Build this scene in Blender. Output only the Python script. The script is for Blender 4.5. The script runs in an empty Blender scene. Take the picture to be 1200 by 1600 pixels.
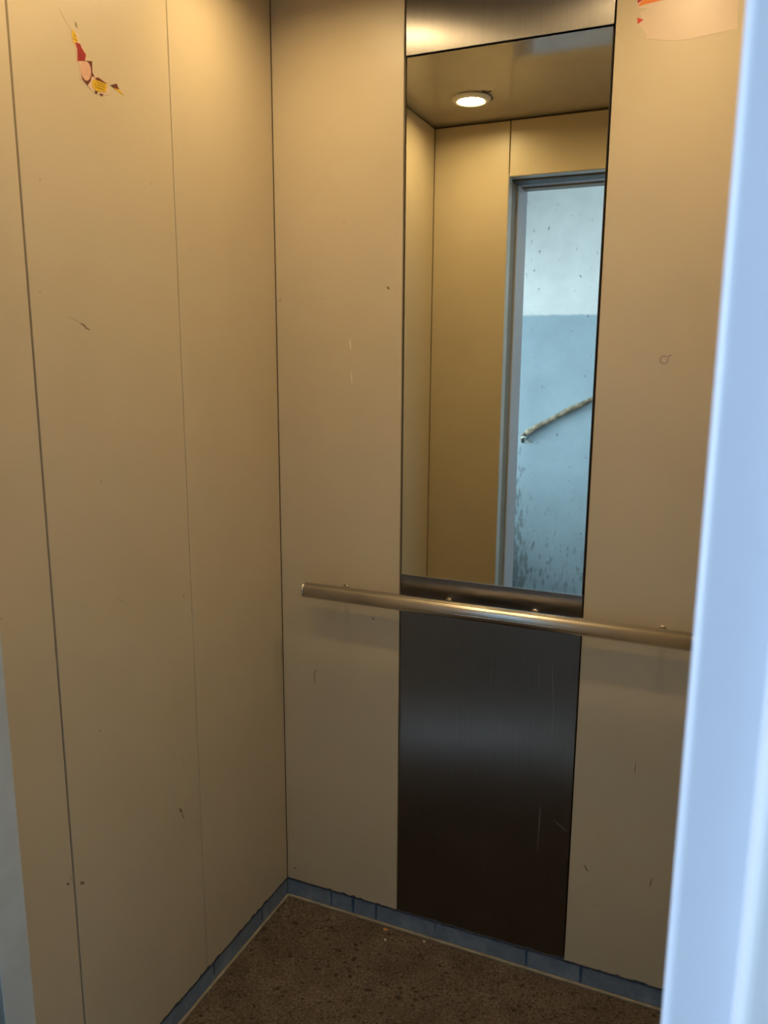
import bpy, bmesh, math, random
from mathutils import Vector, Matrix
from mathutils.geometry import tessellate_polygon

random.seed(7)
scene = bpy.context.scene
COL = scene.collection

# ------------------------------------------------------------------ camera
F_PX = 1242.5
PITCH, YAW, ROLL = -0.1918, 0.4109, 0.0052
cam = bpy.data.cameras.new('camera')
cam.sensor_fit = 'VERTICAL'
cam.sensor_height = 10.0
cam.sensor_width = 7.5
cam.lens = 10.0 * F_PX / 1600.0
cam.clip_start = 0.01
cam.dof.use_dof = True
cam.dof.focus_distance = 2.1
cam.dof.aperture_fstop = 2.4
cam_ob = bpy.data.objects.new('camera', cam)
COL.objects.link(cam_ob)
fwd = Vector((-math.sin(YAW) * math.cos(PITCH), math.cos(YAW) * math.cos(PITCH), math.sin(PITCH)))
right = fwd.cross(Vector((0, 0, 1))).normalized()
up = right.cross(fwd)
r2 = right * math.cos(ROLL) + up * math.sin(ROLL)
u2 = up * math.cos(ROLL) - right * math.sin(ROLL)
m = Matrix((r2, u2, -fwd)).transposed().to_4x4()
m.translation = Vector((1.0159, -1.6828, 1.4526))
cam_ob.matrix_world = m
scene.camera = cam_ob

# ------------------------------------------------------------------ world (overcast blue daylight)
world = bpy.data.worlds.new('daylight')
scene.world = world
world.use_nodes = True
wn = world.node_tree
wn.nodes['Background'].inputs[0].default_value = (0.61, 0.79, 0.99, 1)
wn.nodes['Background'].inputs[1].default_value = 20.0

# daylight window of the landing: sampling portal in its opening
WIN_X, WIN_Y0, WIN_Y1, WIN_Z0, WIN_Z1 = -0.75, -2.90, -1.80, 0.45, 2.25
pl = bpy.data.lights.new('window_landing_offscreen', 'AREA')
pl.shape = 'RECTANGLE'
pl.size = WIN_Z1 - WIN_Z0
pl.size_y = WIN_Y1 - WIN_Y0
pl.cycles.is_portal = True
po = bpy.data.objects.new('window_landing_offscreen', pl)
po.location = (WIN_X - 0.21, (WIN_Y0 + WIN_Y1) / 2, (WIN_Z0 + WIN_Z1) / 2)
po.rotation_euler = (0, math.radians(-90), 0)
COL.objects.link(po)

LAMP_STRENGTH = 168.0
LAMP_COLOR = (1.0, 0.715, 0.36, 1)

vs = scene.view_settings
vs.view_transform = 'Standard'
vs.look = 'None'
vs.exposure = 0.0
vs.gamma = 1.0
vs.use_curve_mapping = False
scene.cycles.diffuse_bounces = 6
scene.cycles.glossy_bounces = 6
scene.cycles.max_bounces = 12
scene.cycles.caustics_reflective = True

# ------------------------------------------------------------------ dimensions (metres)
W, D, H = 1.078, 1.060, 2.238          # cabin width, depth, height
MX0, MX1 = 0.3263, 0.7513              # centre strip of the back wall
MZ0, MZ1 = 0.951, 2.0717               # mirror
SK = 0.054                             # kick strip height
JX0, JX1 = 0.265, 1.005                # door opening
HZ = 2.056                             # header
LW = -1.315                            # landing side face of the shaft wall
OPP = -3.0                             # landing wall opposite the lift
LX0, LX1 = -0.75, 2.10                # landing side walls
LH = 2.62                              # landing ceiling

# ------------------------------------------------------------------ materials
def mat(name, color, rough=0.5, metal=0.0, spec=0.5, **kw):
    mt = bpy.data.materials.new(name)
    mt.use_nodes = True
    b = mt.node_tree.nodes['Principled BSDF']
    b.inputs['Base Color'].default_value = (*color, 1)
    b.inputs['Roughness'].default_value = rough
    b.inputs['Metallic'].default_value = metal
    b.inputs['Specular IOR Level'].default_value = spec
    for k, v in kw.items():
        b.inputs[k].default_value = v
    return mt

def N(mt, kind, **props):
    n = mt.node_tree.nodes.new(kind)
    for k, v in props.items():
        setattr(n, k, v)
    return n

def lk(mt, a, b):
    mt.node_tree.links.new(a, b)

def bsdf(mt):
    return mt.node_tree.nodes['Principled BSDF']

def obj_coord(mt, scale=(1, 1, 1)):
    tc = N(mt, 'ShaderNodeTexCoord')
    mp = N(mt, 'ShaderNodeMapping')
    mp.inputs['Scale'].default_value = scale
    lk(mt, tc.outputs['Object'], mp.inputs['Vector'])
    return mp.outputs['Vector']

def noise(mt, vec, scale, detail=4, rough=0.55):
    n = N(mt, 'ShaderNodeTexNoise')
    n.inputs['Scale'].default_value = scale
    n.inputs['Detail'].default_value = detail
    n.inputs['Roughness'].default_value = rough
    lk(mt, vec, n.inputs['Vector'])
    return n.outputs['Fac']

def ramp(mt, fac, stops):
    r = N(mt, 'ShaderNodeValToRGB')
    el = r.color_ramp.elements
    while len(el) < len(stops):
        el.new(0.5)
    for e, (p, c) in zip(el, stops):
        e.position = p
        e.color = (*c, 1)
    lk(mt, fac, r.inputs['Fac'])
    return r.outputs['Color']

def mix(mt, fac, a, b, blend='MIX'):
    n = N(mt, 'ShaderNodeMix', data_type='RGBA', blend_type=blend)
    for sock, v in ((n.inputs[0], fac), (n.inputs[6], a), (n.inputs[7], b)):
        if isinstance(v, (int, float)):
            sock.default_value = v
        elif isinstance(v, tuple):
            sock.default_value = (*v, 1)
        else:
            lk(mt, v, sock)
    return n.outputs[2]

def bump(mt, h, strength=0.1, dist=0.001):
    b = N(mt, 'ShaderNodeBump')
    b.inputs['Strength'].default_value = strength
    b.inputs['Distance'].default_value = dist
    lk(mt, h, b.inputs['Height'])
    lk(mt, b.outputs['Normal'], bsdf(mt).inputs['Normal'])

def paint_beige():
    mt = mat('cream_enamel', (0.66, 0.57, 0.41), 0.40, 0, 0.45)
    v = obj_coord(mt)
    c = ramp(mt, noise(mt, v, 5, 5), [(0.3, (0.50, 0.425, 0.295)), (0.7, (0.535, 0.455, 0.32))])
    specks = ramp(mt, noise(mt, v, 70, 2, 0.4), [(0.775, (0, 0, 0)), (0.80, (1, 1, 1))])
    c = mix(mt, specks, c, (0.36, 0.28, 0.18))
    lk(mt, c, bsdf(mt).inputs['Base Color'])
    r = ramp(mt, noise(mt, v, 9, 6), [(0.3, (0.34,) * 3), (0.7, (0.46,) * 3)])
    lk(mt, r, bsdf(mt).inputs['Roughness'])
    bump(mt, noise(mt, v, 3.0, 2), 0.05, 0.004)
    return mt

ANISO_ROT = 0.25
def steel(name, color, rough, scale, aniso=0.0, bs=0.04):
    mt = mat(name, color, rough, 1.0)
    v = obj_coord(mt, scale)
    g = noise(mt, v, 1.0, 3, 0.7)
    c = ramp(mt, g, [(0.3, tuple(k * 0.94 for k in color)), (0.7, tuple(min(1, k * 1.05) for k in color))])
    v2 = obj_coord(mt)
    sm = ramp(mt, noise(mt, v2, 6, 5, 0.6), [(0.3, (0.92,) * 3), (0.7, (1.04,) * 3)])
    lk(mt, mix(mt, 1.0, c, sm, 'MULTIPLY'), bsdf(mt).inputs['Base Color'])
    r = ramp(mt, noise(mt, v2, 7, 2, 0.5), [(0.3, (rough * 0.94,) * 3), (0.75, (rough * 1.08,) * 3)])
    lk(mt, r, bsdf(mt).inputs['Roughness'])
    bump(mt, g, bs, 0.0003)
    if aniso:
        tg = N(mt, 'ShaderNodeTangent', direction_type='RADIAL', axis='X')
        lk(mt, tg.outputs[0], bsdf(mt).inputs['Tangent'])
        bsdf(mt).inputs['Anisotropic'].default_value = aniso
        bsdf(mt).inputs['Anisotropic Rotation'].default_value = ANISO_ROT
    return mt

def speckled_floor():
    mt = mat('speckled_brown_linoleum', (0.1, 0.08, 0.06), 0.75, 0, 0.25)
    v = obj_coord(mt)
    base = ramp(mt, noise(mt, v, 9, 6, 0.65), [(0.3, (0.075, 0.056, 0.041)), (0.7, (0.15, 0.118, 0.09))])
    vo = N(mt, 'ShaderNodeTexVoronoi')
    vo.inputs['Scale'].default_value = 330
    lk(mt, v, vo.inputs['Vector'])
    sel = N(mt, 'ShaderNodeSeparateColor')
    lk(mt, vo.outputs['Color'], sel.inputs['Color'])
    dk = ramp(mt, sel.outputs[0], [(0.0, (1, 1, 1)), (0.16, (0, 0, 0))])
    lt = ramp(mt, sel.outputs[1], [(0.93, (0, 0, 0)), (1.0, (1, 1, 1))])
    vo2 = N(mt, 'ShaderNodeTexVoronoi')
    vo2.inputs['Scale'].default_value = 130
    lk(mt, v, vo2.inputs['Vector'])
    s2 = N(mt, 'ShaderNodeSeparateColor')
    lk(mt, vo2.outputs['Color'], s2.inputs['Color'])
    dk2 = ramp(mt, s2.outputs[0], [(0.0, (1, 1, 1)), (0.07, (0, 0, 0))])
    base = mix(mt, 1.0, base, ramp(mt, noise(mt, v, 140, 3, 0.7), [(0.35, (0.62,) * 3), (0.65, (1.35,) * 3)]), 'MULTIPLY')
    c = mix(mt, dk, base, (0.022, 0.017, 0.014))
    c = mix(mt, dk2, c, (0.03, 0.022, 0.017))
    c = mix(mt, lt, c, (0.20, 0.16, 0.12))
    lk(mt, c, bsdf(mt).inputs['Base Color'])
    bump(mt, noise(mt, v, 160, 3), 0.25, 0.001)
    return mt

def two_tone_wall():
    """stairwell plaster: white above, pale blue oil paint below, scuffed and stained"""
    mt = mat('two_tone_stairwell_plaster', (0.8, 0.8, 0.8), 0.42, 0, 0.4)
    tc = N(mt, 'ShaderNodeTexCoord')
    v = tc.outputs['Object']
    sx = N(mt, 'ShaderNodeSeparateXYZ')
    lk(mt, v, sx.inputs[0])
    nz = noise(mt, v, 14, 3)
    ma = N(mt, 'ShaderNodeMath', operation='MULTIPLY_ADD')
    lk(mt, nz, ma.inputs[0])
    ma.inputs[1].default_value = 0.02
    lk(mt, sx.outputs['Z'], ma.inputs[2])
    st = N(mt, 'ShaderNodeMapRange')
    st.inputs['From Min'].default_value = 1.722
    st.inputs['From Max'].default_value = 1.734
    lk(mt, ma.outputs[0], st.inputs['Value'])
    c = mix(mt, st.outputs[0], (0.40, 0.52, 0.57), (0.86, 0.88, 0.84))
    mot = ramp(mt, noise(mt, v, 4, 6, 0.6), [(0.3, (0.85,) * 3), (0.7, (1.05,) * 3)])
    c = mix(mt, 1.0, c, mot, 'MULTIPLY')
    # chips, scattered over the whole wall, tall ones
    mp = N(mt, 'ShaderNodeMapping')
    mp.inputs['Scale'].default_value = (34, 34, 18)
    lk(mt, v, mp.inputs['Vector'])
    chips = ramp(mt, noise(mt, mp.outputs[0], 1.0, 3, 0.6), [(0.66, (0, 0, 0)), (0.71, (1, 1, 1))])
    c = mix(mt, chips, c, (0.17, 0.17, 0.15))
    # splashed dirt towards the skirting and the room corner
    mp2 = N(mt, 'ShaderNodeMapping')
    mp2.inputs['Scale'].default_value = (48, 48, 13)
    lk(mt, v, mp2.inputs['Vector'])
    d = noise(mt, mp2.outputs[0], 1.0, 6, 0.7)
    low = N(mt, 'ShaderNodeMapRange')
    low.inputs['From Min'].default_value = 1.15
    low.inputs['From Max'].default_value = 0.15
    low.inputs['To Max'].default_value = 0.20
    lk(mt, sx.outputs['Z'], low.inputs['Value'])
    cor = N(mt, 'ShaderNodeMapRange')
    cor.inputs['From Min'].default_value = -0.02
    cor.inputs['From Max'].default_value = -0.14
    cor.inputs['To Max'].default_value = 0.14
    lk(mt, sx.outputs['X'], cor.inputs['Value'])
    a1 = N(mt, 'ShaderNodeMath', operation='ADD')
    lk(mt, low.outputs[0], a1.inputs[0]); lk(mt, cor.outputs[0], a1.inputs[1])
    a2 = N(mt, 'ShaderNodeMath', operation='ADD')
    lk(mt, a1.outputs[0], a2.inputs[0]); lk(mt, d, a2.inputs[1])
    dirt = ramp(mt, a2.outputs[0], [(0.72, (0, 0, 0)), (0.79, (1, 1, 1))])
    dm = N(mt, 'ShaderNodeMath', operation='MULTIPLY')
    lk(mt, dirt, dm.inputs[0]); dm.inputs[1].default_value = 0.6
    c = mix(mt, dm.outputs[0], c, (0.13, 0.14, 0.12))
    lk(mt, c, bsdf(mt).inputs['Base Color'])
    bump(mt, noise(mt, v, 12, 5), 0.25, 0.006)
    return mt

def blue_strip():
    mt = mat('blue_painted_kick_strip', (0.16, 0.24, 0.38), 0.5, 0, 0.4)
    v = obj_coord(mt)
    c = ramp(mt, noise(mt, v, 24, 6, 0.65), [(0.3, (0.12, 0.165, 0.235)), (0.55, (0.18, 0.235, 0.31)), (0.72, (0.24, 0.29, 0.35))])
    dk = ramp(mt, noise(mt, v, 60, 2), [(0.70, (0, 0, 0)), (0.75, (1, 1, 1))])
    lk(mt, mix(mt, dk, c, (0.05, 0.08, 0.14)), bsdf(mt).inputs['Base Color'])
    return mt

def ceiling_paint():
    mt = mat('glossy_ceiling_enamel', (0.60, 0.54, 0.42), 0.22, 0, 0.6)
    v = obj_coord(mt)
    lk(mt, ramp(mt, noise(mt, v, 7, 5), [(0.3, (0.42, 0.36, 0.26)), (0.7, (0.48, 0.42, 0.31))]), bsdf(mt).inputs['Base Color'])
    lk(mt, ramp(mt, noise(mt, v, 5, 4), [(0.3, (0.07,) * 3), (0.7, (0.13,) * 3)]), bsdf(mt).inputs['Roughness'])
    return mt

def plaster(name, c1, c2, rough=0.6):
    mt = mat(name, c1, rough, 0, 0.4)
    v = obj_coord(mt)
    lk(mt, ramp(mt, noise(mt, v, 6, 6, 0.6), [(0.3, c1), (0.7, c2)]), bsdf(mt).inputs['Base Color'])
    bump(mt, noise(mt, v, 20, 4), 0.1, 0.003)
    return mt

def varied(name, c1, c2, scale, rough=0.6, metal=0.0):
    mt = mat(name, c1, rough, metal, 0.4)
    v = obj_coord(mt)
    lk(mt, ramp(mt, noise(mt, v, scale, 4), [(0.35, c1), (0.65, c2)]), bsdf(mt).inputs['Base Color'])
    return mt

def glass_pane():
    mt = bpy.data.materials.new('window_glass')
    mt.use_nodes = True
    nt = mt.node_tree
    nt.nodes.remove(nt.nodes['Principled BSDF'])
    out = nt.nodes['Material Output']
    t = nt.nodes.new('ShaderNodeBsdfTransparent')
    g = nt.nodes.new('ShaderNodeBsdfGlossy')
    g.inputs['Roughness'].default_value = 0.02
    fr = nt.nodes.new('ShaderNodeFresnel')
    mx = nt.nodes.new('ShaderNodeMixShader')
    nt.links.new(fr.outputs[0], mx.inputs[0])
    nt.links.new(t.outputs[0], mx.inputs[1])
    nt.links.new(g.outputs[0], mx.inputs[2])
    nt.links.new(mx.outputs[0], out.inputs[0])
    return mt

def lamp_lens():
    mt = mat('lit_frosted_lens', (0.9, 0.85, 0.75), 0.4)
    b = bsdf(mt)
    b.inputs['Emission Color'].default_value = LAMP_COLOR
    b.inputs['Emission Strength'].default_value = LAMP_STRENGTH
    return mt

M = dict(
    beige=paint_beige(),
    steel=steel('dark_brushed_steel', (0.225, 0.215, 0.21), 0.35, (500, 500, 3), 0.9, bs=0.02),
    tube=steel('satin_stainless_tube', (0.74, 0.70, 0.65), 0.25, (500, 2, 2), 0.95, bs=0.0),
    bright=mat('bright_metal_edge', (0.75, 0.77, 0.76), 0.25, 1.0),
    mirror=mat('silvered_mirror', (0.80, 0.81, 0.72), 0.012, 1.0),
    gap_shade=varied('dark_gap_shade', (0.07, 0.068, 0.065), (0.10, 0.096, 0.09), 12, 0.5),
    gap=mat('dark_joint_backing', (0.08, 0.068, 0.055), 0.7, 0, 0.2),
    floor=speckled_floor(),
    blue=blue_strip(),
    dkblue=varied('dark_blue_paint_run', (0.03, 0.07, 0.16), (0.05, 0.10, 0.20), 60, 0.4),
    edge=varied('dark_ragged_paint_edge', (0.03, 0.035, 0.05), (0.08, 0.10, 0.15), 90, 0.6),
    bead=varied('grimy_cream_bead', (0.24, 0.21, 0.16), (0.36, 0.32, 0.245), 25, 0.5),
    ceil=ceiling_paint(),
    trim=varied('grey_white_lamp_trim', (0.74, 0.71, 0.64), (0.82, 0.79, 0.72), 30, 0.4),
    lens=lamp_lens(),
    aluminium=varied('pale_anodised_aluminium', (0.52, 0.53, 0.50), (0.60, 0.61, 0.58), 12, 0.4, 0.35),
    doormetal=varied('olive_grey_door_edge', (0.20, 0.18, 0.13), (0.25, 0.22, 0.16), 12, 0.45),
    frame=varied('pale_blue_frame_enamel', (0.47, 0.50, 0.58), (0.50, 0.53, 0.61), 5, 0.38),
    lplaster=plaster('whitish_blue_plaster', (0.52, 0.535, 0.58), (0.55, 0.565, 0.61)),
    two=two_tone_wall(),
    lwhite=plaster('landing_white_plaster', (0.72, 0.74, 0.73), (0.78, 0.80, 0.79)),
    lfloor=plaster('landing_concrete', (0.11, 0.11, 0.105), (0.16, 0.155, 0.145), 0.8),
    shaft=plaster('dark_shaft_concrete', (0.10, 0.095, 0.09), (0.14, 0.13, 0.12), 0.9),
    winframe=varied('white_window_enamel', (0.70, 0.70, 0.68), (0.76, 0.76, 0.74), 9, 0.4),
    glass=glass_pane(),
    pole=varied('weathered_tan_pole', (0.10, 0.085, 0.05), (0.40, 0.33, 0.23), 28, 0.7),
    shred=mat('pale_shred', (0.75, 0.74, 0.66), 0.7),
    s_yellow=varied('sticker_yellow', (0.72, 0.45, 0.010), (0.56, 0.35, 0.015), 160, 0.45),
    s_dark=varied('sticker_ochre', (0.34, 0.21, 0.01), (0.28, 0.17, 0.01), 90, 0.5),
    s_red=varied('sticker_red', (0.26, 0.006, 0.008), (0.31, 0.01, 0.012), 80, 0.4),
    s_pink=varied('sticker_pink', (0.62, 0.37, 0.27), (0.58, 0.34, 0.24), 70, 0.45),
    s_brown=varied('sticker_maroon', (0.12, 0.022, 0.010), (0.09, 0.018, 0.009), 80, 0.45),
    s_back=varied('sticker_backing', (0.60, 0.46, 0.33), (0.62, 0.42, 0.30), 60, 0.6),
    p_back=varied('poster_residue', (0.59, 0.475, 0.375), (0.62, 0.50, 0.395), 12, 0.35),
    p_red=varied('poster_red', (0.42, 0.012, 0.012), (0.50, 0.03, 0.02), 60, 0.4),
    p_orange=varied('poster_orange', (0.72, 0.16, 0.015), (0.72, 0.26, 0.05), 40, 0.4),
    scuff=varied('dark_scuff', (0.16, 0.12, 0.08), (0.22, 0.17, 0.11), 90, 0.7),
    faint=varied('faint_scuff', (0.38, 0.32, 0.22), (0.44, 0.37, 0.26), 90, 0.6),
    pale=varied('pale_scratch', (0.74, 0.66, 0.50), (0.70, 0.62, 0.46), 90, 0.5),
    violet=varied('violet_pen', (0.25, 0.17, 0.20), (0.30, 0.21, 0.23), 90, 0.6),
    scr=mat('light_steel_scratch', (0.30, 0.29, 0.28), 0.6, 0.6),
    peel=varied('orange_peel', (0.45, 0.20, 0.06), (0.55, 0.28, 0.09), 60, 0.6),
    crumb=varied('white_crumb', (0.70, 0.66, 0.58), (0.6, 0.55, 0.46), 60, 0.7),
    rust=varied('grey_brown_grit', (0.30, 0.25, 0.19), (0.22, 0.18, 0.13), 60, 0.8),
)

# ------------------------------------------------------------------ mesh helpers
def link(name, bm, material, parent=None, smooth=False):
    me = bpy.data.meshes.new(name)
    bm.normal_update()
    bm.to_mesh(me)
    bm.free()
    me.materials.append(M[material])
    if smooth:
        for p in me.polygons:
            p.use_smooth = True
    o = bpy.data.objects.new(name, me)
    COL.objects.link(o)
    if parent is not None:
        o.parent = parent
    return o

def box(x0, x1, y0, y1, z0, z1, bev=0.0, seg=2, bm=None):
    own = bmesh.new()
    bmesh.ops.create_cube(own, size=1.0)
    for v in own.verts:
        v.co = Vector(((x0 + x1) / 2 + v.co.x * (x1 - x0), (y0 + y1) / 2 + v.co.y * (y1 - y0), (z0 + z1) / 2 + v.co.z * (z1 - z0)))
    if bev:
        bmesh.ops.bevel(own, geom=own.edges[:], offset=bev, segments=seg, profile=0.5, affect='EDGES')
    if bm is None:
        return own
    me = bpy.data.meshes.new('t')
    own.to_mesh(me)
    bm.from_mesh(me)
    bpy.data.meshes.remove(me)
    own.free()
    return bm

def tube(points, radius, seg=20, cap=True, bm=None):
    bm = bm or bmesh.new()
    pts = [Vector(p) for p in points]
    rr = radius if isinstance(radius, (list, tuple)) else [radius] * len(pts)
    rings = []
    for i, p in enumerate(pts):
        t = (pts[min(i + 1, len(pts) - 1)] - pts[max(i - 1, 0)]).normalized()
        a = t.cross(Vector((0, 0, 1)))
        if a.length < 1e-4:
            a = t.cross(Vector((1, 0, 0)))
        a.normalize()
        b = t.cross(a)
        rings.append([bm.verts.new(p + a * rr[i] * math.cos(2 * math.pi * k / seg) + b * rr[i] * math.sin(2 * math.pi * k / seg)) for k in range(seg)])
    for r0, r1 in zip(rings, rings[1:]):
        for k in range(seg):
            bm.faces.new((r0[k], r0[(k + 1) % seg], r1[(k + 1) % seg], r1[k]))
    if cap:
        bm.faces.new(rings[0][::-1])
        bm.faces.new(rings[-1])
    bmesh.ops.recalc_face_normals(bm, faces=bm.faces[:])
    return bm

def lathe(profile, seg=40):
    """profile of (r, z) turned about z"""
    bm = bmesh.new()
    rings = []
    for r, z in profile:
        rings.append([bm.verts.new((r * math.cos(2 * math.pi * k / seg), r * math.sin(2 * math.pi * k / seg), z)) for k in range(seg)])
    for a, b in zip(rings, rings[1:]):
        for k in range(seg):
            bm.faces.new((a[k], a[(k + 1) % seg], b[(k + 1) % seg], b[k]))
    return bm

def sheet(outline, plane, off, th=0.0003, bm=None):
    """thin flat piece on a wall. plane 'L': outline (y,z) on the left wall; 'B': (x,z) on the back wall; 'C': (x,y) under the ceiling"""
    bm = bm or bmesh.new()
    def P(a, b, d):
        if plane == 'L':
            return (d, a, b)
        if plane == 'B':
            return (a, -d, b)
        return (a, b, H - d)
    f = [bm.verts.new(P(a, b, off + th)) for a, b in outline]
    g = [bm.verts.new(P(a, b, off)) for a, b in outline]
    n = len(f)
    for t in tessellate_polygon([[Vector((a, b, 0)) for a, b in outline]]):
        bm.faces.new([f[i] for i in t])
    for i in range(n):
        bm.faces.new((f[i], g[i], g[(i + 1) % n], f[(i + 1) % n]))
    bmesh.ops.recalc_face_normals(bm, faces=bm.faces[:])
    return bm

def stroke(pts, w):
    """outline of a tapering brush stroke along pts"""
    pts = [Vector(p) for p in pts]
    l, r = [], []
    n = len(pts)
    for i, p in enumerate(pts):
        t = (pts[min(i + 1, n - 1)] - pts[max(i - 1, 0)]).normalized()
        q = Vector((-t.y, t.x))
        s = w * (0.25 + 0.75 * math.sin(math.pi * (i + 0.5) / n)) * random.uniform(0.8, 1.1)
        l.append(tuple(p + q * s)); r.append(tuple(p - q * s))
    return l + r[::-1]

def empty(name, loc=(0, 0, 0)):
    o = bpy.data.objects.new(name, None)
    o.empty_display_size = 0.05
    o.location = loc
    COL.objects.link(o)
    return o

def tag(o, label=None, cat=None, group=None, kind=None):
    if label: o['label'] = label
    if cat: o['category'] = cat
    if group: o['group'] = group
    if kind: o['kind'] = kind
    return o

def struct(o, label, cat):
    return tag(o, label, cat, kind='structure')

# ================================================================== CABIN SHELL
T = 0.02     # panel thickness
ZT = H - 0.008
# --- floor and ceiling
floor = struct(link('floor', box(-0.05, W + 0.05, -D, 0.05, -0.03, 0), 'floor'), 'brown speckled worn linoleum lift floor', 'floor')
ceiling = struct(link('ceiling', box(-0.03, W + 0.03, -D - 0.03, 0.03, H, H + 0.03), 'ceil'), 'glossy beige enamelled lift ceiling with downlights', 'ceiling')

# --- left wall: three tall cream panels on a dark backing
wall_left = struct(link('wall_left', box(-0.05, -T, -D, 0.03, 0, H), 'gap'), 'left lift wall of tall cream enamelled metal panels', 'wall')
left_panels = []
for y0, y1 in ((-D + 0.001, -0.7367), (-0.7327, -0.3662), (-0.3644, -0.0008)):
    left_panels.append(link('panel', box(-T, 0, y0, y1, SK, ZT, 0.0012), 'beige', wall_left))

# --- right wall, mirrored
wall_right = struct(link('wall_right', box(W + T, W + 0.05, -D, 0.03, 0, H), 'gap'), 'right lift wall of tall cream enamelled metal panels', 'wall')
for y0, y1 in ((-D + 0.001, -0.7367), (-0.7327, -0.3662), (-0.3644, -0.0008)):
    link('panel', box(W, W + T, y0, y1, SK, ZT, 0.0012), 'beige', wall_right)

# --- back wall: cream panel, steel and mirror strip, cream panel
wall_back = struct(link('wall_back', box(-0.03, W + 0.03, T, 0.05, 0, H), 'gap'), 'back lift wall with cream side panels and a steel centre strip', 'wall')
back_l = link('panel', box(0.0006, MX0 - 0.0030, 0, T, SK, ZT, 0.0012), 'beige', wall_back)
back_r = link('panel', box(MX1 + 0.0030, W - 0.0006, 0, T, SK, ZT, 0.0012), 'beige', wall_back)
steel_up = link('steel_panel', box(MX0 + 0.0005, MX1 - 0.0005, 0.001, T, MZ1 + 0.0015, ZT, 0.0008), 'steel', wall_back)
steel_lo = link('steel_panel', box(MX0 + 0.0005, MX1 - 0.0005, 0.001, T, SK, MZ0 - 0.001, 0.0008), 'steel', wall_back)
steel_up['label'] = 'brushed steel panel above the mirror'
steel_lo['label'] = 'dark brushed steel panel below the mirror'

# --- mirror
mirror = empty('wall_mirror', ((MX0 + MX1) / 2, 0.002, MZ0))
tag(mirror, 'tall narrow mirror set in the steel strip of the back wall', 'mirror')
def local(o, parent):
    o.parent = parent
    o.matrix_parent_inverse = Matrix.Translation(parent.location).inverted()
    return o
local(link('mirror_glass', box(MX0 + 0.0025, MX1 - 0.0025, 0.0005, 0.0065, MZ0 + 0.0005, MZ1 - 0.001), 'mirror'), mirror)
eb = box(MX0 + 0.0012, MX1 - 0.0012, 0.0, 0.0065, MZ0 - 0.0008, MZ0 + 0.0005)
local(link('polished_edge', eb, 'bright'), mirror)
local(link('mirror_backing', box(MX0 + 0.002, MX1 - 0.002, 0.0065, 0.0155, MZ0, MZ1 - 0.001), 'gap'), mirror)
mirror.rotation_euler = (math.radians(-0.2), 0, 0)   # leans back a little into its recess

# --- front wall: return panels and header
wall_front = struct(link('wall_front', box(-0.03, JX0 - 0.012, -D - 0.035, -D - T, 0, H), 'gap'), 'front lift wall beside and above the doorway, cream metal', 'wall')
link('panel', box(0.001, JX0, -D - T, -D, SK, ZT, 0.0012), 'beige', wall_front)
link('panel', box(JX1, W - 0.001, -D - T, -D, SK, ZT, 0.0012), 'beige', wall_front)
link('header_panel', box(JX0 + 0.003, JX1 - 0.003, -D - T, -D, HZ, ZT, 0.0012), 'beige', wall_front)
link('header_backing', box(JX0 - 0.02, W + 0.03, -D - 0.045, -D - T, HZ + 0.012, H), 'gap', wall_front)
# pale reveal lining of the car doorway
for a, b in ((JX0 - 0.012, JX0 + 0.0015), (JX1 - 0.0015, JX1 + 0.012)):
    link('reveal_strip', box(a, b, -D - 0.045, -D - 0.002, 0, HZ + 0.01, 0.001), 'aluminium', wall_front)
link('reveal_strip', box(JX0 + 0.002, JX1 - 0.002, -D - 0.045, -D - 0.002, HZ - 0.0015, HZ + 0.01, 0.001), 'aluminium', wall_front)

# --- kick strips with ragged paint edge and runs
def ragged(length, base, amp, step=0.006):
    n = int(length / step)
    return [(i * length / n, base + amp * (random.random() ** 2.2)) for i in range(n + 1)]

def kick(name, label, length, mtx, runs):
    root = struct(link(name, box(0, length, 0.001, 0.02, 0, SK - 0.0015), 'blue'), label, 'baseboard')
    root.matrix_world = mtx
    # dark, uneven painted lip along the panel edge
    top = ragged(length, SK - 0.0005, 0.0060, 0.010)
    bm = bmesh.new()
    f0 = [bm.verts.new((x, -0.0008, z)) for x, z in top]
    f1 = [bm.verts.new((x, -0.0008, SK - 0.0035 - 0.0015 * random.random())) for x, z in top]
    g0 = [bm.verts.new((x, 0.0012, z)) for x, z in top]
    for i in range(len(top) - 1):
        bm.faces.new((f0[i], f1[i], f1[i + 1], f0[i + 1]))
        bm.faces.new((g0[i], f0[i], f0[i + 1], g0[i + 1]))
    o = link('paint_edge', bm, 'edge', root)
    for x, w, h in runs:
        ol = [(x - w, SK - 0.003), (x + w, SK - 0.003), (x + w * 0.9, SK - h * 0.5), (x + w * 0.6, SK - h), (x - w * 0.4, SK - h * 1.04), (x - w * 0.9, SK - h * 0.6)]
        bm = bmesh.new()
        a = [bm.verts.new((p, -0.0006, q)) for p, q in ol]
        b = [bm.verts.new((p, 0.001, q)) for p, q in ol]
        bm.faces.new(a)
        for i in range(6):
            bm.faces.new((a[i], b[i], b[(i + 1) % 6], a[(i + 1) % 6]))
        bmesh.ops.recalc_face_normals(bm, faces=bm.faces[:])
        link('paint_run', bm, 'dkblue', root)
    link('bead', box(0, length, -0.007, 0.0, 0, 0.006, 0.0015), 'bead', root)
    return root

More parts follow.
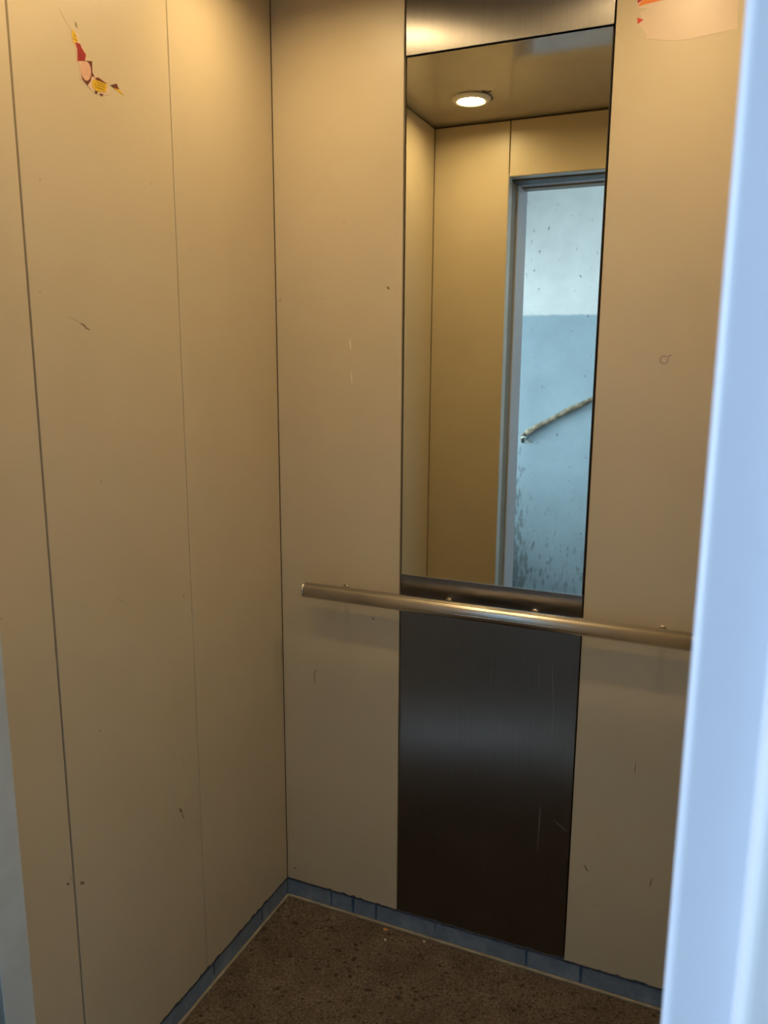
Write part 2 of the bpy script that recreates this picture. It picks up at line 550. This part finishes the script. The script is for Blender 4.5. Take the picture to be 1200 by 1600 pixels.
kick('baseboard_back', 'blue painted kick strip under the back wall panels', W, Matrix.Identity(4),
     [(0.135, 0.0022, 0.047), (0.199, 0.0042, 0.046), (0.266, 0.003, 0.046), (0.664, 0.003, 0.046), (0.794, 0.0035, 0.047), (0.43, 0.0015, 0.03)])
kick('baseboard_left', 'blue painted kick strip under the left wall panels', D, Matrix.Rotation(math.radians(90), 4, 'Z') @ Matrix.Translation((-D, 0, 0)),
     [(0.93, 0.002, 0.04), (0.72, 0.0025, 0.035)])
kick('baseboard_right', 'blue painted kick strip under the right wall panels', D, Matrix.Translation((W, 0, 0)) @ Matrix.Rotation(math.radians(-90), 4, 'Z'), [(0.4, 0.002, 0.04)])

# ================================================================== DOORWAY AND LANDING
# retracted car door edges and landing frame (a portal of folded sheet steel)
trim1 = struct(link('trim_1', box(JX0 - 0.05, JX0 - 0.002, -1.172, -1.114, -0.02, 2.064, 0.003), 'doormetal'), 'olive grey edges of the retracted sliding lift door', 'door edge')
link('door_edge', box(JX1 + 0.012, JX1 + 0.06, -1.172, -1.114, -0.02, 2.064, 0.003), 'doormetal', trim1)
link('gap_shade_box', box(JX0 - 0.06, JX1 + 0.07, -1.181, -1.110, 2.050, 2.20, 0.002), 'gap_shade', trim1)  # added dark box, standing in for the shade of the gap above the doorway
trim2 = struct(link('trim_2', box(JX0 - 0.065, JX0 + 0.004, LW, -1.182, -0.02, 2.056, 0.005, 3), 'frame'), 'pale blue steel frame around the landing doorway', 'door frame')
# right jamb: flat face with a rolled inner edge
link('jamb', box(1.0075, 1.075, LW, -1.182, -0.02, 2.056, 0.0045, 4), 'frame', trim2)
link('head', box(JX0 - 0.065, 1.075, LW, -1.182, 2.056, 2.13, 0.004, 3), 'frame', trim2)
link('head_inner_flange', box(JX0 + 0.004, 1.0075, -1.29, -1.24, 2.050, 2.056), 'doormetal', trim2)
# sills
sill = struct(link('trim_3', box(JX0 - 0.05, JX1 + 0.05, -1.178, -D, -0.03, 0.001, 0.001), 'aluminium'), 'grooved aluminium door sill between car and landing', 'sill')
link('landing_sill', box(JX0 - 0.05, JX1 + 0.05, -1.315, -1.181, -0.03, 0.0, 0.001), 'aluminium', sill)

# landing walls
PR = -1.345   # plaster reveal next to the frame stands proud of it
wf = struct(link('wall_landing', box(LX0 - 0.2, JX0 - 0.066, -1.34, -1.16, -0.02, LH), 'lplaster'), 'plastered landing wall around the lift doorway', 'wall')
link('wall_pier', box(1.0385, LX1 + 0.2, PR, -1.16, -0.02, LH, 0.006, 4), 'lplaster', wf)
link('wall_lintel', box(JX0 - 0.066, 1.0385, -1.335, -1.16, 2.132, LH), 'lplaster', wf)
struct(link('wall_opposite', box(LX0 - 0.2, LX1 + 0.2, OPP - 0.15, OPP, -0.02, LH), 'two'), 'landing wall facing the lift, white above and pale blue below', 'wall')
struct(link('wall_landing_side', box(LX1, LX1 + 0.2, OPP, PR, -0.02, LH), 'two'), 'landing side wall without window, white above and pale blue below', 'wall')
WX0, WX1 = LX0 - 0.2, LX0
wr = struct(link('wall_window', box(WX0, WX1, OPP, -1.34, -0.02, WIN_Z0), 'two'), 'landing side wall with the daylight window', 'wall')
link('wall_top', box(WX0, WX1, OPP, -1.34, WIN_Z1, LH), 'two', wr)
link('wall_pier', box(WX0, WX1, OPP, WIN_Y0, WIN_Z0, WIN_Z1), 'two', wr)
link('wall_pier', box(WX0, WX1, WIN_Y1, -1.34, WIN_Z0, WIN_Z1), 'two', wr)
struct(link('floor_landing', box(LX0 - 0.2, LX1 + 0.2, OPP - 0.15, -1.315, -0.06, -0.001), 'lfloor'), 'grey concrete landing floor', 'floor')
struct(link('ceiling_landing', box(LX0 - 0.2, LX1 + 0.2, OPP - 0.15, -1.16, LH, LH + 0.1), 'lwhite'), 'white landing ceiling', 'ceiling')
win = struct(link('window_1', box(LX0 - 0.15, LX0 - 0.10, WIN_Y0, WIN_Y1, WIN_Z0, WIN_Z0 + 0.05, 0.004), 'winframe'), 'white framed landing window letting in blue daylight', 'window')
link('window_frame', box(LX0 - 0.15, LX0 - 0.10, WIN_Y0, WIN_Y1, WIN_Z1 - 0.05, WIN_Z1, 0.004), 'winframe', win)
for yc in (WIN_Y0 + 0.025, (WIN_Y0 + WIN_Y1) / 2, WIN_Y1 - 0.025):
    link('window_frame', box(LX0 - 0.15, LX0 - 0.10, yc - 0.025, yc + 0.025, WIN_Z0 + 0.05, WIN_Z1 - 0.05, 0.004), 'winframe', win)
for a, b in ((WIN_Y0 + 0.05, (WIN_Y0 + WIN_Y1) / 2 - 0.025), ((WIN_Y0 + WIN_Y1) / 2 + 0.025, WIN_Y1 - 0.05)):
    link('pane', box(LX0 - 0.126, LX0 - 0.124, a, b, WIN_Z0 + 0.05, WIN_Z1 - 0.05), 'glass', win)
link('window_sill', box(LX0 - 0.10, LX0 + 0.05, WIN_Y0 - 0.04, WIN_Y1 + 0.04, WIN_Z0 - 0.03, WIN_Z0, 0.004), 'winframe', win)

# lift shaft around the car
sh = struct(link('wall_shaft', box(-0.24, -0.10, -1.16, 0.25, -0.3, 2.6), 'shaft'), 'dark concrete lift shaft around the car', 'wall')
link('shaft_side', box(1.18, 1.32, -1.16, 0.25, -0.3, 2.6), 'shaft', sh)
link('shaft_back', box(-0.24, 1.32, 0.12, 0.25, -0.3, 2.6), 'shaft', sh)
link('shaft_top', box(-0.24, 1.32, -1.16, 0.25, 2.6, 2.7), 'shaft', sh)
link('shaft_bottom', box(-0.24, 1.32, -1.16, 0.25, -0.4, -0.3), 'shaft', sh)

# ================================================================== HANDRAIL
RY, RZ, RR = -0.058, 0.900, 0.0185
R0, R1 = 0.098, 0.984
rail = empty('handrail', ((R0 + R1) / 2, 0, RZ))
tag(rail, 'straight brushed stainless steel handrail across the back wall', 'handrail')
local(link('tube', tube([(R0 + 0.006, RY, RZ), (R1 - 0.006, RY, RZ)], RR, 40), 'tube', smooth=False), rail)
for me_o in list(rail.children):
    for p in me_o.data.polygons:
        p.use_smooth = len(p.vertices) == 4
for x, s in ((R0, 1), (R1, -1)):
    pr = [(x + s * 0.0055, RR - 0.0010), (x + s * 0.005, RR + 0.0002), (x + s * 0.001, RR + 0.0002), (x, RR - 0.0012)]
    bm = tube([(p, RY, RZ) for p, r in pr], [r for p, r in pr], 40)
    c = local(link('end_cap', bm, 'tube'), rail)
    for p in c.data.polygons:
        p.use_smooth = len(p.vertices) == 4
for x in (0.184, 0.449, 0.649, 0.918):
    bm = tube([(x, RY + 0.012, RZ + 0.0005), (x, RY + 0.026, RZ + 0.0005), (x, -0.018, RZ + 0.0005), (x, -0.0005, RZ + 0.0005)], 0.0062, 16)
    c = local(link('standoff', bm, 'tube', smooth=True), rail)
    fl = local(link('wall_flange', tube([(x, -0.0045, RZ + 0.0005), (x, -0.0003, RZ + 0.0005)], 0.0085, 20), 'tube'), rail)

# ================================================================== CEILING DOWNLIGHTS
LX = (0.204, W - 0.204)
LY = (-0.822, -0.300)
def downlight(x, y, label, parts_from=None):
    root = empty('downlight_offscreen' if parts_from is not None else 'downlight', (x, y, H))
    tag(root, label, 'downlight', 'recessed downlights in the lift ceiling')
    if parts_from is not None:
        for ch in parts_from.children:
            c = ch.copy()
            if ch.name.startswith('lens'):
                c.name = 'lens_offscreen'
            COL.objects.link(c)
            c.parent = root
        return root
    link('trim_ring', lathe([(0.0605, -0.0003), (0.0600, -0.003), (0.055, -0.0085), (0.048, -0.0110), (0.043, -0.0105), (0.0410, -0.0005)]), 'trim', root, True)
    bm = bmesh.new()
    ring = lathe([(0.0008, -0.0022), (0.030, -0.0022), (0.0405, -0.0014)], 40)
    me = bpy.data.meshes.new('t'); ring.to_mesh(me); bm.from_mesh(me); bpy.data.meshes.remove(me); ring.free()
    bmesh.ops.reverse_faces(bm, faces=bm.faces[:])
    link('lens', bm, 'lens', root, True)
    return root
d0 = downlight(LX[0], LY[0], 'lit round downlight with the shade of a torn gap painted beside its rim, seen in the mirror')
downlight(LX[0], LY[1], 'lit round downlight near the corner of back and left walls', d0)
downlight(LX[1], LY[0], 'lit round downlight near the doorway and right wall', d0)
downlight(LX[1], LY[1], 'lit round downlight near the corner of back and right walls', d0)
# dark sheets painting the shade of a torn cut-out beside the front left lamp
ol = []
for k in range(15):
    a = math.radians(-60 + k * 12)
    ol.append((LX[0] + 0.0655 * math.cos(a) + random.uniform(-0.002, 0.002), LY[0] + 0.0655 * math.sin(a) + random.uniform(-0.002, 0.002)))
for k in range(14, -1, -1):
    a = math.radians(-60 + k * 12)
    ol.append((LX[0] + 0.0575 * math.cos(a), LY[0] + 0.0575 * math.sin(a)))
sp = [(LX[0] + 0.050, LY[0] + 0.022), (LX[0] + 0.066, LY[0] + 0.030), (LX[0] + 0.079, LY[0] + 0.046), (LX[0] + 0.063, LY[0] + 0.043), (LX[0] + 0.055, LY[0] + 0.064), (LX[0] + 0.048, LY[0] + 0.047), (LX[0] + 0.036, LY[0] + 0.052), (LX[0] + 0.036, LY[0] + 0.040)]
gp = link('cutout_shade', sheet(ol, 'C', 0.0001, 0.0004), 'gap')
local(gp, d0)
gp2 = link('cutout_shade', sheet(sp, 'C', 0.0006, 0.0004), 'gap')
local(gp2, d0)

# ================================================================== STICKERS AND SCUFFS
stk = empty('torn_sticker', (0.0, -0.565, 1.92))
tag(stk, 'torn remnant of a red and yellow sticker on the left wall', 'sticker')
SB = [(-0.609, 1.964), (-0.594, 1.962), (-0.591, 1.949), (-0.579, 1.938), (-0.579, 1.927), (-0.566, 1.930), (-0.565, 1.907), (-0.553, 1.912), (-0.533, 1.907), (-0.528, 1.890), (-0.546, 1.883), (-0.567, 1.882), (-0.581, 1.888), (-0.596, 1.894), (-0.597, 1.917), (-0.602, 1.920), (-0.603, 1.942), (-0.609, 1.945)]
def spiece(name, outline, material, off, parent, plane='L'):
    return local(link(name, sheet(outline, plane, off), material), parent)
spiece('paper_backing', SB, 's_back', 0.0001, stk)
spiece('yellow_print', [(-0.608, 1.964), (-0.601, 1.961), (-0.596, 1.951), (-0.605, 1.944), (-0.609, 1.954)], 's_yellow', 0.0004, stk)
spiece('red_print', [(-0.603, 1.947), (-0.592, 1.948), (-0.589, 1.943), (-0.583, 1.938), (-0.580, 1.935), (-0.584, 1.925), (-0.600, 1.920), (-0.599, 1.938)], 's_red', 0.0004, stk)
spiece('maroon_print', [(-0.586, 1.925), (-0.567, 1.930), (-0.568, 1.913), (-0.563, 1.907), (-0.570, 1.906), (-0.573, 1.898), (-0.581, 1.889), (-0.592, 1.895), (-0.593, 1.903), (-0.590, 1.915)], 's_brown', 0.0004, stk)
spiece('pink_oval', [(-0.5825 + 0.0112 * math.cos(t * math.pi / 12) * 1.0, 1.9105 + 0.0148 * math.sin(t * math.pi / 12) + 0.003 * math.cos(t * math.pi / 12)) for t in range(24)], 's_pink', 0.0007, stk)
spiece('maroon_print', [(-0.564, 1.905), (-0.555, 1.909), (-0.546, 1.907), (-0.535, 1.905), (-0.536, 1.902), (-0.553, 1.902)], 's_brown', 0.0006, stk)
spiece('yellow_print', [(-0.569, 1.900), (-0.564, 1.903), (-0.535, 1.904), (-0.539, 1.891), (-0.561, 1.886), (-0.570, 1.891)], 's_yellow', 0.0007, stk)
for k, (ya, yb, zz) in enumerate(((-0.562, -0.540, 1.9005), (-0.565, -0.541, 1.8965), (-0.564, -0.543, 1.8925))):
    spiece('print_line', stroke([(ya, zz - 0.0006), ((ya + yb) / 2, zz), (yb, zz + 0.0006)], 0.0009), 's_dark', 0.0010, stk)
for ya, yb, zz in ((-0.605, -0.600, 1.957), (-0.606, -0.599, 1.951)):
    spiece('print_line', stroke([(ya, zz), ((ya + yb) / 2, zz - 0.0004), (yb, zz - 0.0008)], 0.0008), 's_dark', 0.0007, stk)
for a in ([(-0.566, 1.885), (-0.558, 1.886), (-0.562, 1.881)], [(-0.554, 1.885), (-0.545, 1.885), (-0.550, 1.881)]):
    spiece('maroon_print', a, 's_brown', 0.0008, stk)
spiece('maroon_print', [(-0.527, 1.905), (-0.511, 1.912), (-0.505, 1.904), (-0.518, 1.903)], 's_brown', 0.0003, stk)
spiece('paper_backing', [(-0.520, 1.903), (-0.505, 1.904), (-0.493, 1.898), (-0.503, 1.899)], 's_yellow', 0.0002, stk)
spiece('paper_backing', stroke([(-0.632, 1.984), (-0.620, 1.972), (-0.609, 1.963)], 0.0006), 's_back', 0.0001, stk)
spiece('maroon_print', [(-0.600, 1.978), (-0.597, 1.976), (-0.596, 1.970), (-0.599, 1.972)], 'scuff', 0.0002, stk)

pst = empty('torn_poster', (0.88, 0, 2.06))
tag(pst, 'pale torn poster residue with red and orange scraps on the back wall', 'poster')
PO = [(0.789, 2.168), (0.792, 2.096), (0.797, 2.093), (0.812, 2.089), (0.797, 2.086), (0.801, 2.072), (0.795, 2.064), (0.804, 2.056), (0.812, 2.043), (0.809, 2.039), (0.822, 2.037), (0.836, 2.033), (0.862, 2.028), (0.894, 2.027), (0.912, 2.029), (0.930, 2.031), (0.967, 2.033), (0.960, 2.168)]
spiece('paper_residue', PO, 'p_back', 0.0001, pst, 'B')
spiece('red_scrap', [(0.789, 2.150), (0.792, 2.101), (0.803, 2.107), (0.809, 2.135)], 'p_red', 0.0006, pst, 'B')
spiece('orange_scrap', [(0.793, 2.096), (0.810, 2.098), (0.824, 2.099), (0.845, 2.100), (0.856, 2.110), (0.850, 2.125), (0.809, 2.113), (0.796, 2.101)], 'p_orange', 0.0004, pst, 'B')
spiece('red_scrap', [(0.793, 2.077), (0.804, 2.072), (0.794, 2.066)], 'p_red', 0.0004, pst, 'B')

def scuff(pts, w, material, plane, parent):
    o = link('scuff_mark', sheet(stroke(pts, w), plane, 0.00005, 0.0002), material)
    o.parent = parent
    return o
lp_mid, lp_near, lp_far = left_panels[1], left_panels[0], left_panels[2]
scuff([(-0.654, 1.516), (-0.646, 1.5135), (-0.639, 1.510), (-0.630, 1.508)], 0.0007, 'faint', 'L', lp_mid)
scuff([(-0.631, 1.5065), (-0.623, 1.504), (-0.618, 1.499), (-0.610, 1.496)], 0.0016, 'scuff', 'L', lp_mid)
scuff([(-0.451, 0.644), (-0.449, 0.638), (-0.446, 0.630)], 0.0013, 'faint', 'L', lp_mid)
scuff([(-0.437, 0.504), (-0.434, 0.497), (-0.430, 0.492)], 0.0028, 'scuff', 'L', lp_mid)
scuff([(-0.430, 0.491), (-0.428, 0.482), (-0.424, 0.473)], 0.0012, 'scuff', 'L', lp_mid)
scuff([(-0.421, 0.612), (-0.418, 0.606), (-0.415, 0.602)], 0.0013, 'faint', 'L', lp_mid)
scuff([(-0.722, 0.515), (-0.717, 0.511), (-0.712, 0.508)], 0.003, 'scuff', 'L', lp_mid)
scuff([(-0.752, 0.533), (-0.749, 0.530), (-0.746, 0.528)], 0.0022, 'scuff', 'L', lp_near)
scuff([(-0.743, 0.545), (-0.742, 0.538), (-0.739, 0.530)], 0.0016, 'faint', 'L', lp_near)
scuff([(-0.586, 1.017), (-0.575, 1.006), (-0.564, 0.998), (-0.552, 0.990)], 0.0011, 'faint', 'L', lp_mid)
scuff([(-0.006, 0.745), (-0.008, 0.715), (-0.006, 0.69), (-0.009, 0.66)], 0.0028, 'faint', 'L', lp_far)
scuff([(-0.716, 1.553), (-0.713, 1.550), (-0.709, 1.551)], 0.0011, 'faint', 'L', lp_mid)
for pts, w, mm in (([(0.007, 1.583), (0.012, 1.583), (0.016, 1.587)], 0.002, 'faint'),
                   ([(0.121, 1.586), (0.124, 1.585), (0.128, 1.585)], 0.0017, 'faint'),
                   ([(0.287, 1.607), (0.290, 1.605), (0.293, 1.602)], 0.003, 'scuff'),
                   ([(0.097, 0.673), (0.092, 0.662), (0.091, 0.650), (0.092, 0.634)], 0.0014, 'scuff'),
                   ([(0.021, 0.089), (0.025, 0.088), (0.029, 0.088)], 0.0022, 'scuff'),
                   ([(0.279, 0.150), (0.283, 0.149), (0.287, 0.148)], 0.0018, 'faint'),
                   ([(0.253, 0.832), (0.256, 0.830), (0.258, 0.827)], 0.0022, 'scuff'),
                   ([(0.195, 1.494), (0.196, 1.483), (0.197, 1.470)], 0.0016, 'pale'),
                   ([(0.198, 1.421), (0.199, 1.408), (0.200, 1.394)], 0.0012, 'pale')):
    scuff(pts, w, mm, 'B', back_l)
for pts, w, mm in (([(0.786, 0.314), (0.790, 0.311), (0.793, 0.305), (0.797, 0.300)], 0.0018, 'scuff'),
                   ([(0.934, 0.324), (0.933, 0.312), (0.931, 0.301)], 0.0012, 'scuff'),
                   ([(0.883, 0.592), (0.8835, 0.578), (0.883, 0.564)], 0.0010, 'scuff'),
                   ([(0.819, 0.222), (0.822, 0.221), (0.826, 0.220)], 0.0018, 'faint')):
    scuff(pts, w, mm, 'B', back_r)
# small open pen ring with a tick
ring = [(0.883 + 0.0078 * math.cos(math.radians(a)), 1.451 + 0.0072 * math.sin(math.radians(a))) for a in range(60, 395, 12)]
rb = bmesh.new()
for a, b in zip(ring, ring[1:]):
    sheet(stroke([a, ((a[0] + b[0]) / 2, (a[1] + b[1]) / 2), b], 0.0011), 'B', 0.00005, 0.0002, rb)
sheet(stroke([(0.888, 1.455), (0.893, 1.459), (0.897, 1.461)], 0.0010), 'B', 0.00005, 0.0002, rb)
link('pen_ring', rb, 'violet', back_r)
for pts, w in (([(0.692, 0.800), (0.694, 0.760), (0.698, 0.707), (0.701, 0.677), (0.699, 0.614)], 0.0008),
               ([(0.663, 0.777), (0.664, 0.75), (0.666, 0.719)], 0.0006),
               ([(0.715, 0.408), (0.723, 0.401), (0.730, 0.397), (0.742, 0.386)], 0.0011),
               ([(0.681, 0.435), (0.680, 0.38), (0.678, 0.319)], 0.0006)):
    o = link('scratch', sheet(stroke(pts, w), 'B', -0.00095, 0.0002), 'scr', steel_lo)

# ================================================================== LANDING POLE AND FLOOR CRUMBS
pole = empty('slanting_pole', (0.3, OPP, 1.2))
tag(pole, 'thin weathered tan pole fixed slanting across the blue landing wall', 'pole')
pts = []
for i in range(15):
    x = -0.10 + i * 0.062
    pts.append((x, OPP + 0.022 + 0.002 * math.sin(i * 1.3), 1.037 + (x + 0.10) * 0.62 - 0.16 * (x + 0.10) ** 2 + 0.002 * math.sin(i * 2.1)))
local(link('rod', tube(pts, [0.0155 + 0.0018 * math.sin(i * 1.9) for i in range(15)], 14), 'pole', smooth=True), pole)
local(link('bracket', tube([(-0.100, OPP + 0.022, 1.039), (-0.120, OPP + 0.02, 1.018), (-0.123, OPP + 0.012, 0.988), (-0.122, OPP - 0.001, 0.983)], [0.011, 0.012, 0.009, 0.008], 12), 'pole', smooth=True), pole)
for a in ([(-0.125, OPP + 0.026, 1.011), (-0.106, OPP + 0.036, 1.017), (-0.088, OPP + 0.034, 1.007)], [(-0.10, OPP + 0.018, 0.989), (-0.082, OPP + 0.006, 0.986), (-0.066, OPP + 0.002, 0.983)]):
    local(link('frayed_shred', tube(a, [0.004, 0.0035, 0.002], 8), 'shred', smooth=True), pole)
# fixings along the rod
for x in (0.20, 0.62):
    zz = 1.037 + (x + 0.10) * 0.62 - 0.16 * (x + 0.10) ** 2
    local(link('bracket', tube([(x, OPP - 0.001, zz), (x, OPP + 0.022, zz)], 0.006, 10), 'doormetal', smooth=True), pole)

def pebble(name, loc, size, material, label, cat, group=None):
    bm = bmesh.new()
    bmesh.ops.create_icosphere(bm, subdivisions=1, radius=1.0)
    for v in bm.verts:
        s = random.uniform(0.75, 1.15)
        v.co = Vector((v.co.x * size[0] * s, v.co.y * size[1] * s, max(v.co.z, -0.6) * size[2] * s))
    lo = min(v.co.z for v in bm.verts)
    for v in bm.verts:
        v.co.z -= lo
    o = link(name, bm, material)
    o.location = loc
    return tag(o, label, cat, group)
pebble('peel_scrap', (0.300, -0.0165, 0), (0.010, 0.0055, 0.002), 'peel', 'small orange brown peel scrap on the floor by the back kick strip', 'scrap')
pebble('crumb', (0.315, -0.052, 0), (0.004, 0.003, 0.0025), 'crumb', 'white crumb on the brown floor in front of the peel scrap', 'crumb')
pebble('crumb', (0.407, -0.0175, 0), (0.004, 0.0025, 0.002), 'crumb', 'white crumb on the floor right of the peel scrap, touching the kick strip bead', 'crumb')
for x, y in ((0.022, -0.045), (0.030, -0.066), (0.047, -0.048), (0.040, -0.088), (0.062, -0.035), (0.057, -0.078)):
    pebble('grit_crumb', (x, y, 0), (random.uniform(0.002, 0.0045), random.uniform(0.002, 0.003), 0.002), 'rust',
           'tiny grey brown grit crumb in the dark floor corner', 'crumb', 'grit in the floor corner')
